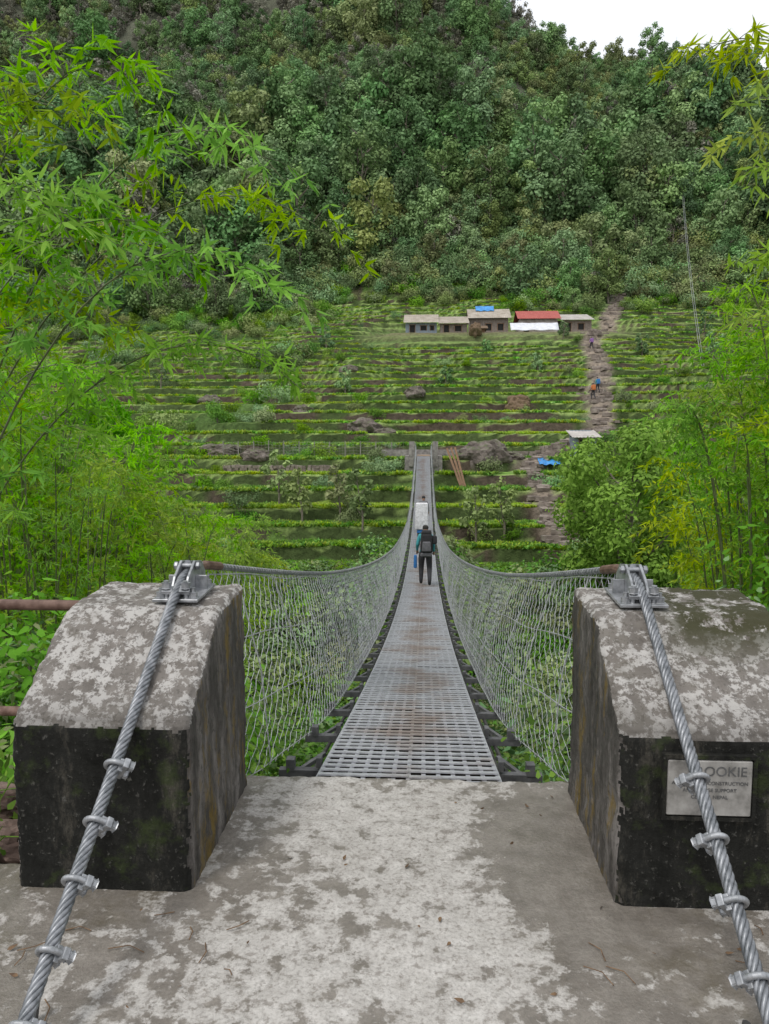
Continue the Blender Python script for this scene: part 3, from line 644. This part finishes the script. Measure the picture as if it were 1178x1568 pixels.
# steel saddles, main anchor cables, clamps
def strands(mb,p,R=.0145,rs=.0088,pitch=.17,k=6):
    p=np.asarray(p,float); t=np.gradient(p,axis=0); t/=np.linalg.norm(t,axis=1)[:,None]
    a=np.cross(t,[1.,0,0]); a/=np.linalg.norm(a,axis=1)[:,None]; b_=np.cross(t,a)
    s=np.concatenate([[0],np.cumsum(np.linalg.norm(np.diff(p,axis=0),axis=1))])
    for i in range(k):
        th=s/pitch*2*math.pi+i*2*math.pi/k
        mb.tube(p+R*(a*np.cos(th)[:,None]+b_*np.sin(th)[:,None]),rs,6,0)
    mb.tube(p,R*.9,6,0)
def nut(mb,c,ax,r=.016,h=.018,mat=0):
    c=np.array(c,float);ax=np.array(ax,float); ax/=np.linalg.norm(ax); mb.tube([c-ax*h/2,c+ax*h/2],r,6,mat)
for s in (-1,1):
    X0=s*1.05
    key=np.array([[X0,1.55,-.12],[X0,2.8,.735],[X0,3.3,1.085],[X0,3.42,1.145],[X0,3.55,1.165],[X0,3.7,1.155]])
    tt=np.concatenate([[0],np.cumsum(np.linalg.norm(np.diff(key,axis=0),axis=1))]); q=np.linspace(0,tt[-1],330)
    p=np.stack([np.interp(q,tt,key[:,i]) for i in range(3)],1)
    ker=np.ones(9)/9; p2=p.copy()
    for i in range(3): p2[4:-4,i]=np.convolve(p[:,i],ker,'valid')
    mb=MB(); strands(mb,p2); mb.obj('anchor_cable',[M_cable],smooth=True)
    mb=MB(); cx=X0; R=Matrix.Rotation(.06,3,'X')
    mb.box((cx,3.45,1.070),(.21,.30,.014),0,R)
    for e in (-1,1):
        xx=cx+e*.032
        pr=[(3.34,1.075),(3.40,1.155),(3.50,1.215),(3.60,1.20),(3.66,1.14),(3.66,1.08)]
        v=[[xx-.006,a,b_] for a,b_ in pr]+[[xx+.006,a,b_] for a,b_ in pr]; n=len(pr)
        mb.add(v,[[i,(i+1)%n,n+(i+1)%n,n+i] for i in range(n)],0); mb.F.append([mb.n-12+i for i in range(5,-1,-1)]); mb.F.append([mb.n-6+i for i in range(6)]); mb.M.append(np.zeros(2))
        mb.box((cx+e*.065,3.5,1.11),(.055,.012,.07),0)
    mb.cyl((cx-.065,3.5,1.19),(cx+.065,3.5,1.19),.011)
    for e in (-1,1): nut(mb,(cx+e*.052,3.5,1.19),(1,0,0),.02,.016)
    for ex in (-.075,.075):
        for ey in (3.335,3.565):
            z=1.068+(ey-3.45)*.06
            mb.cyl((cx+ex,ey,z),(cx+ex,ey,z+.055),.009); nut(mb,(cx+ex,ey,z+.022),(0,0,1),.021,.026)
    mb.box((cx,3.33,1.105),(.13,.04,.02),0,Matrix.Rotation(.5,3,'X'))
    for e in (-1,1): mb.cyl((cx+e*.045,3.33,1.07),(cx+e*.045,3.32,1.15),.01); nut(mb,(cx+e*.045,3.325,1.128),(0,0,1),.021,.026)
    o=mb.obj('cable_saddle',[M_steel]); bv=o.modifiers.new('b','BEVEL'); bv.width=.002
    d=np.array([0,-1.25,-.855]); d/=np.linalg.norm(d); up_=np.array([0,-d[2],d[1]]); up_*=np.sign(up_[2]); sd=np.array([1.,0,0])
    for yc in (2.60,2.42,2.255,2.08,1.92):
        c=np.array([X0,yc,.735+.684*(yc-2.8)])
        mb=MB(); ang=.75+rng.normal()*.12
        u=-up_*math.cos(ang)+sd*math.sin(ang)*(-s if s>0 else 1); v=np.cross(d,u); v/=np.linalg.norm(v)
        a=np.linspace(0,math.pi,12)
        arc=c-u[None,:]*(.033*np.sin(a))[:,None]+v[None,:]*(.033*np.cos(a))[:,None]
        path=np.concatenate([[arc[0]+u*.058],arc,[arc[-1]+u*.058]]); mb.tube(path,.0105,8,0)
        Rm=Matrix((Vector(v),Vector(d),Vector(u))).transposed()
        mb.box(c+u*.03,(.098,.036,.022),0,Rm); mb.box(c+u*.018,(.046,.05,.02),0,Rm)
        for e in (-1,1): nut(mb,c+u*.050+v*e*.033,u,.0185,.018)
        o=mb.obj('wire_rope_clamp',[M_steel],smooth=False); bv=o.modifiers.new('b','BEVEL'); bv.width=.003; bv.segments=2
    mb=MB(); xr=s*1.12 if s<0 else 1.02; zz=np.linspace(-.05,.09,60); rr=.011+.0015*(np.arange(60)%2)
    mb.tube(np.stack([xr+zz*.15,2.1+0*zz,zz],1),rr,10,0); mb.obj('threaded_anchor_rod',[M_dark])
for z,r in ((1.0,.026),(.47,.024)):
    mb=MB(); mb.tube([[-4.2,3.5,z-.02],[-2.6,3.46,z],[-1.5,3.45,z]],r,14,0); o=mb.obj('rusty_pipe_rail',[M_rust],smooth=True)
# plaque
M_plq=simple('marble_plaque',[(.3,(.10,.095,.085)),(.48,(.25,.24,.225)),(.7,(.40,.39,.37))],12,.7,0,.1,detail=8)
M_ink=simple('engraved_lettering',[(.3,(.05,.05,.05)),(.7,(.12,.12,.12))],30,.8,0,0)
mb=MB(); mb.box((1.15,2.762,.495),(.31,.024,.215),0); pl=mb.obj('memorial_plaque',[M_plq]); pl.modifiers.new('b','BEVEL').width=.004
mb=MB()
for a,b_,c_,d_ in ((1.15,.615,.345,.014),(1.15,.375,.345,.014)): mb.box((a,2.765,b_),(c_,.03,d_),0)
for a in (.985,1.315): mb.box((a,2.765,.495),(.014,.03,.226),0)
mb.obj('plaque_border',[M_cfront],parent=pl)
def text(t,x,z,size,mt=M_ink,y=2.749):
    cu=bpy.data.curves.new('lettering','FONT'); cu.body=t; cu.size=size; cu.extrude=.001; cu.align_x='CENTER'; cu.materials.append(mt)
    o=bpy.data.objects.new('lettering',cu); o.location=(x,y,z); o.rotation_euler=(math.pi/2,0,0); COL.objects.link(o); o.parent=pl
text('ROOKIE',1.19,.545,.052); text('AGRICULTURE CONSTRUCTION',1.15,.51,.019); text('AND BRIDGE SUPPORT',1.15,.483,.019); text('CENTRE, NEPAL',1.15,.456,.019)

# ---------------------------------------------------------------- buildings
M_tin=simple('tin_roof_tan',[(.3,(.26,.22,.17)),(.7,(.46,.41,.35))],1.2,.6,.1,.1)
M_tin2=simple('tin_roof_grey',[(.3,(.34,.31,.29)),(.7,(.58,.54,.51))],1.2,.5,.1,.1)
M_red=simple('tin_roof_red',[(.3,(.30,.05,.04)),(.7,(.42,.10,.08))],2,.5,0,.1)
M_wallb=simple('plank_wall_blue',[(.3,(.14,.18,.22)),(.7,(.32,.36,.40))],3,.8,sc=(6,1,1))
M_wallw=simple('plastered_wall',[(.3,(.32,.28,.25)),(.7,(.55,.52,.48))],2,.8)
M_walls=simple('stone_wall',[(.3,(.14,.11,.09)),(.7,(.32,.27,.23))],5,.9)
M_void=simple('dark_opening',[(.3,(.01,.01,.01)),(.7,(.03,.028,.025))],3,.8,0,0)
M_tarp=simple('blue_tarp',[(.3,(.02,.16,.45)),(.7,(.06,.32,.7))],2,.4,0,.3)
M_wtarp=simple('white_tarp',[(.3,(.5,.52,.56)),(.7,(.72,.74,.78))],2,.5,0,.3)
def roof(mb,x0,x1,y0,y1,z0,z1,mat):
    n=int((x1-x0)/.09); xx=np.linspace(x0,x1,n); zz=.02*np.sin(np.arange(n)*math.pi/1.5)
    a=np.stack([xx,0*xx+y0,z0+zz],1); b_=np.stack([xx,0*xx+y1,z1+zz],1); c_=a-[0,0,.04]; d_=b_-[0,0,.04]
    v=np.concatenate([a,b_,c_,d_]); i=np.arange(n-1)
    mb.add(v,np.concatenate([np.stack([i,i+1,n+i+1,n+i],1),np.stack([2*n+i,3*n+i,3*n+i+1,2*n+i+1],1),np.stack([i,2*n+i,2*n+i+1,i+1],1)]),mat)
def house(name,x0,x1,y0,dep,z,hw,rise,mroof,mwall,openings,gable=True):
    e=empty(name); mb=MB(); y1=y0+dep; t=.18
    ops=sorted(openings); cur=x0
    for (a,b_,za,zb) in ops:
        mb.box(((cur+a)/2,y0,z+hw/2),(a-cur,t,hw),0)
        if za>0: mb.box(((a+b_)/2,y0,z+za/2),(b_-a,t,za),0)
        mb.box(((a+b_)/2,y0,z+(zb+hw)/2),(b_-a,t,hw-zb),0); cur=b_
    mb.box(((cur+x1)/2,y0,z+hw/2),(x1-cur,t,hw),0)
    for xx in (x0+t/2,x1-t/2): mb.box((xx,(y0+y1)/2,z+hw/2),(t,dep-t,hw),0)
    mb.box(((x0+x1)/2,y1,z+hw/2+.3),(x1-x0,t,hw+.6),0); mb.box(((x0+x1)/2,(y0+y1)/2,z-.5),(x1-x0+.6,dep+.6,1.0),0)
    mb.obj('walls',[mwall],parent=e)
    mb=MB()
    for (a,b_,za,zb) in ops:
        mb.box(((a+b_)/2,y0+.06,z+(za+zb)/2),(b_-a-.01,.03,zb-za-.01),0)
    mb.obj('doors_and_windows',[M_void],parent=e)
    mb=MB()
    for (a,b_,za,zb) in ops:
        for xx in (a,b_): mb.box((xx,y0-.11,z+(za+zb)/2),(.08,.04,zb-za+.1),0)
        mb.box(((a+b_)/2,y0-.11,z+zb+.05),(b_-a+.2,.04,.08),0)
    mb.obj('frames',[M_wood],parent=e)
    mb=MB()
    if gable: roof(mb,x0-.4,x1+.4,y0-.8,y0+dep/2,z+hw+.0,z+hw+rise,0); roof(mb,x0-.4,x1+.4,y1+.5,y0+dep/2+.001,z+hw,z+hw+rise,0)
    else: roof(mb,x0-.3,x1+.3,y0-.8,y1+.3,z+hw,z+hw+rise,0)
    mb.obj('corrugated_roof',[mroof],parent=e)
    return e
Z=17.1
house('farm_shed',-2.8,1.8,113,4,Z-.2,1.7,1.9,M_tin,M_wallb,[(-2.2,-1.4,0,1.4),(-.6,.3,.6,1.3),(.8,1.4,.6,1.3)],False)
house('farm_shed',2.3,6.2,112.6,4,Z-.3,1.6,1.7,M_tin,M_walls,[(2.8,3.6,0,1.4),(4.4,5.4,.5,1.3)],False)
house('farm_house',6.9,12.6,116.5,5,Z,2.6,1.8,M_tin,M_walls,[(7.5,8.4,0,1.9),(9.2,10.1,.8,1.8),(11,11.9,.8,1.8)])
house('farm_house',14.2,19.8,115.5,5,Z,2.3,1.6,M_red,M_wallw,[(14.8,15.6,0,1.8),(16.4,17.4,.7,1.7),(18.2,19.1,.7,1.7)])
house('farm_house',20.4,24.8,115.5,4.5,Z,2.1,1.6,M_tin2,M_walls,[(21,21.8,0,1.7),(22.8,23.7,.7,1.6)],False)
house('lean_to_shed',7.2,8.8,112.4,2.2,Z-.7,1.2,.6,M_thatch,M_wood,[(7.6,8.3,0,1.1)])
def tarp(name,x0,x1,y0,y1,z0,z1,mat):
    n=14; u,v=np.meshgrid(np.linspace(0,1,n),np.linspace(0,1,8)); z=z0+(z1-z0)*v+.07*np.sin(u*17)*np.sin(v*5+1)
    me=MB(); i=np.arange(8*n).reshape(8,n); me.add(np.stack([x0+(x1-x0)*u,y0+(y1-y0)*v,z],-1).reshape(-1,3),np.stack([i[:-1,:-1],i[:-1,1:],i[1:,1:],i[1:,:-1]],-1).reshape(-1,4),0)
    o=me.obj(name,[mat],smooth=True); sd=o.modifiers.new('s','SOLIDIFY'); sd.thickness=.02
tarp('blue_tarpaulin',7.8,10.6,118.0,119.2,Z+4.0,Z+4.9,M_tarp)
tarp('white_tarpaulin',12.6,19.6,112.6,114.3,Z+.3,Z+1.6,M_wtarp)
zt=float(terr(14,64.5))+.3
house('tea_shed',12.6,14.4,64,2,zt,1.5,.6,M_tin2,M_wallb,[(13.0,13.7,0,1.3)],False)
tarp('blue_tarpaulin',9.4,11.2,61.5,62.8,float(terr(10.3,62))+.5,float(terr(10.3,62))+1.0,M_tarp)
for (x0,x1,y) in ((-16,-7,60.2),(-3.8,-1.8,64.5),(6,12,64.8)):
    mb=MB()
    for x in np.arange(x0,x1,.34):
        z=float(terr(x,y))
        for lv in range(3): mb.box((x+rng.normal()*.04,y+rng.normal()*.05,z+.1+lv*.22),(.32+rng.normal()*.04,.4,.21),0,Matrix.Rotation(rng.normal()*.08,3,'Y'))
    mb.obj('dry_stone_wall',[M_stone])
mb=MB()
for x in np.arange(-17,-1.6,1.3):
    z=float(terr(x,63.2)); mb.tube([[x,63.2,z-.2],[x,63.2,z+1.5]],.045,5,0)
xx=np.arange(-17,-1.6,.33)
for k in range(6): mb.tube(np.stack([xx,0*xx+63.2,terr(xx,0*xx+63.2)+.2+k*.24],1),.010,3,0,cap=False)
for x in np.arange(-17,-1.7,.3):
    z=float(terr(x,63.2)); mb.tube([[x,63.2,z+.1],[x,63.2,z+1.4]],.008,3,0,cap=False)
mb.obj('wire_mesh_fence',[simple('weathered_wire',[(.3,(.16,.15,.13)),(.7,(.3,.28,.25))],3,.7,0,0)])
mb=MB()
for dx in (0,.25):
    t=np.linspace(0,1,30); mb.tube(np.stack([28+dx+t*46,75+t*165,2.2+t*118-12*np.sin(t*math.pi)],1),.025,4,0)
mb.obj('ropeway_cable',[M_wire])

# ---------------------------------------------------------------- people
def cloth(name,c): return simple(name,[(.3,tuple(v*.7 for v in c)),(.7,tuple(min(1,v*1.2) for v in c))],14,.85,0,.2)
M_skin=cloth('skin',(.32,.18,.12)); M_hair=cloth('black_hair',(.02,.018,.015)); M_black=cloth('black_fabric',(.02,.02,.022)); M_navy=cloth('dark_trousers',(.035,.035,.04))
M_teal=cloth('teal_jacket',(.05,.30,.33)); M_blue=cloth('blue_bag',(.03,.16,.42)); M_white=cloth('white_sack',(.62,.62,.64)); M_orange=cloth('orange_shirt',(.5,.16,.05)); M_purple=cloth('purple_shirt',(.25,.12,.35)); M_grey=cloth('grey_fabric',(.12,.12,.13))
def person(name,loc,rz,jacket,pants,cap,scale=1.0):
    J=[(0,0,.97,.125,.10),(0,.01,1.12,.12,.09),(0,.04,1.33,.155,.105),(0,.05,1.47,.06,.055),(0,.06,1.55,.055,.06),(0,.075,1.64,.078,.095),(0,.065,1.725,.06,.07)]
    E=[(0,1),(1,2),(2,3),(3,4),(4,5),(5,6)]
    def ch(start,pts):
        p=start
        for q in pts: J.append(q); E.append((p,len(J)-1)); p=len(J)-1
        return p
    for s,sw in ((-1,.14),(1,-.04)):
        w=ch(2,[(s*.165,.035,1.42,.066,.064),(s*.225,-.03+sw*.2,1.17,.052,.052),(s*.235,.06+sw,.99,.034,.034),(s*.235,.09+sw,.93,.036,.022)])
        for k in range(4): ch(w,[(s*.235+(k-1.5)*.018,.115+sw,.885,.009,.009),(s*.235+(k-1.5)*.018,.125+sw+.01,.855+.006*abs(k-1),.008,.008)])
        ch(w,[(s*.195,.11+sw,.915,.01,.01),(s*.185,.135+sw,.895,.009,.009)])
    ch(0,[(-.1,.01,.88,.11,.11),(-.115,.13,.50,.08,.08),(-.12,.07,.13,.058,.058),(-.12,.2,.045,.048,.04)])
    ch(0,[(.1,.0,.88,.11,.11),(.115,.0,.50,.08,.08),(.12,-.24,.19,.058,.058),(.12,-.16,.045,.048,.04)])
    ch(5,[(0,.17,1.63,.014,.014)])
    for s in (-1,1): ch(5,[(s*.088,.06,1.635,.014,.02)])
    me=bpy.data.meshes.new(name); me.from_pydata([j[:3] for j in J],E,[]); o=bpy.data.objects.new(name,me); COL.objects.link(o)
    o.modifiers.new('Skin','SKIN'); sv=me.skin_vertices[0].data
    for i,j in enumerate(J): sv[i].radius=(j[3],j[4])
    sv[0].use_root=True
    su=o.modifiers.new('s','SUBSURF'); su.levels=2; su.render_levels=2
    bpy.context.view_layer.update(); dg=bpy.context.evaluated_depsgraph_get(); m2=bpy.data.meshes.new_from_object(o.evaluated_get(dg)); o.modifiers.clear(); o.data=m2
    m2.materials.clear()
    for x in (jacket,pants,M_skin,cap,M_black): m2.materials.append(x)
    for p in m2.polygons:
        c=p.center; p.use_smooth=True
        k=0
        if c.z<.1 or (c.x>0 and c.z<.17 and c.y<-.1): k=4
        elif c.z<.97 and abs(c.x)<.19: k=1
        elif c.z>1.60 and c.y<.12 or c.z>1.70: k=3
        elif c.z>1.5: k=2
        elif c.z<.97 and abs(c.x)>=.16: k=2
        p.material_index=k
    o.location=loc; o.rotation_euler=(0,0,rz); o.scale=(scale,)*3; return o
def rbox(name,c,s,mat,parent,b=.05,taper=.85):
    mb=MB(); mb.box((0,0,0),s,0); v=mb.V[0]; v[4:,0]*=taper; v[4:,1]*=taper
    o=mb.obj(name,[mat],smooth=True,parent=parent); o.location=c; m_=o.modifiers.new('b','BEVEL'); m_.width=b; m_.segments=4; return o
yp=21.0
p=person('hiker',(.12,yp,float(zd(yp))+.014),0,M_teal,M_navy,M_hair)
rbox('backpack',(.03,-.19,1.24),(.36,.26,.56),M_black,p,.07,.85); rbox('backpack_lid',(.03,-.18,1.545),(.30,.22,.11),M_black,p,.04); rbox('backpack_pocket',(.03,-.335,1.16),(.26,.09,.28),M_grey,p,.035)
rbox('side_pouch',(.25,-.14,1.33),(.16,.2,.24),M_black,p,.05); rbox('sleeping_mat',(.02,-.26,.93),(.34,.12,.13),M_grey,p,.05)
rbox('carried_blue_bag',(-.285,.19,.66),(.10,.20,.36),M_blue,p,.03)
mb=MB()
for s in (-1,1): mb.tube([[s*.11,-.08,1.48],[s*.12,.06,1.5],[s*.12,.17,1.38],[s*.13,.12,1.15],[s*.13,-.06,1.05]],.018,6,0)
mb.obj('shoulder_straps',[M_black],parent=p)
yp=31.0
p=person('porter',(-.02,yp,float(zd(yp))+.014),0,M_grey,M_navy,M_hair,scale=.98)
rbox('carried_white_load',(0,-.22,1.35),(.56,.36,1.12),M_white,p,.06,.93); rbox('load_base_basket',(0,-.2,.74),(.42,.3,.2),M_blue,p,.04)
mb=MB(); mb.tube([[-.2,-.1,1.5],[-.1,.1,1.68],[0,.165,1.70],[.1,.1,1.68],[.2,-.1,1.5]],.015,5,0); mb.obj('head_strap',[M_white],parent=p)
yp=35.5; p=person('hiker',(.05,yp,float(zd(yp))+.014),0,M_grey,M_navy,M_black); rbox('backpack',(0,-.17,1.24),(.34,.24,.5),M_grey,p,.06)
for (x,y,j,pk) in [(18.9,84,M_teal,M_blue),(18.0,82,M_orange,M_orange),(22.2,103,M_purple,M_purple)]:
    p=person('hiker',(x,y,float(terr(x,y))+.05),.3,j,M_navy,M_black); rbox('backpack',(0,-.17,1.24),(.36,.26,.55),pk,p,.06)

# ---------------------------------------------------------------- sky, sun, camera
w=bpy.data.worlds.new('World'); scene.world=w; w.use_nodes=True; nt=w.node_tree; bg=nt.nodes['Background']
sk=nt.nodes.new('ShaderNodeTexSky'); sk.sky_type='NISHITA'; sk.sun_disc=False; sk.sun_elevation=math.radians(58); sk.sun_rotation=math.radians(215); sk.dust_density=4
cl=noise(nt,2.2,5,.6,vec=nt.nodes.new('ShaderNodeTexCoord').outputs['Generated'])
cc2=ramp(nt,cl,[(.3,(.88,.9,.93)),(.7,(1,1,1))])
sc_=mixc(nt,1.,cc2,(9.8,9.9,10.0),'MULTIPLY')
nt.links.new(mixc(nt,.82,sk.outputs[0],sc_),bg.inputs[0]); bg.inputs[1].default_value=.13
L=bpy.data.lights.new('sun','SUN'); L.energy=1.5; L.angle=math.radians(12); L.color=(1,.97,.92); lo=bpy.data.objects.new('sun',L); COL.objects.link(lo)
az=math.radians(215); el=math.radians(58); dv=Vector((math.sin(az)*math.cos(el),math.cos(az)*math.cos(el),math.sin(el))); lo.rotation_euler=dv.to_track_quat('Z','Y').to_euler(); lo.location=(0,-20,40)
cam=bpy.data.cameras.new('camera'); cam.sensor_fit='VERTICAL'; cam.sensor_height=24; cam.lens=24*1150/1568; cam.clip_end=3000; cam.clip_start=.05
co=bpy.data.objects.new('camera',cam); COL.objects.link(co); co.location=(.08,0,1.8); co.rotation_euler=(math.radians(90-5.66),0,math.radians(3.04)); scene.camera=co
scene.view_settings.view_transform='Standard'; scene.view_settings.look='None'; scene.view_settings.exposure=0
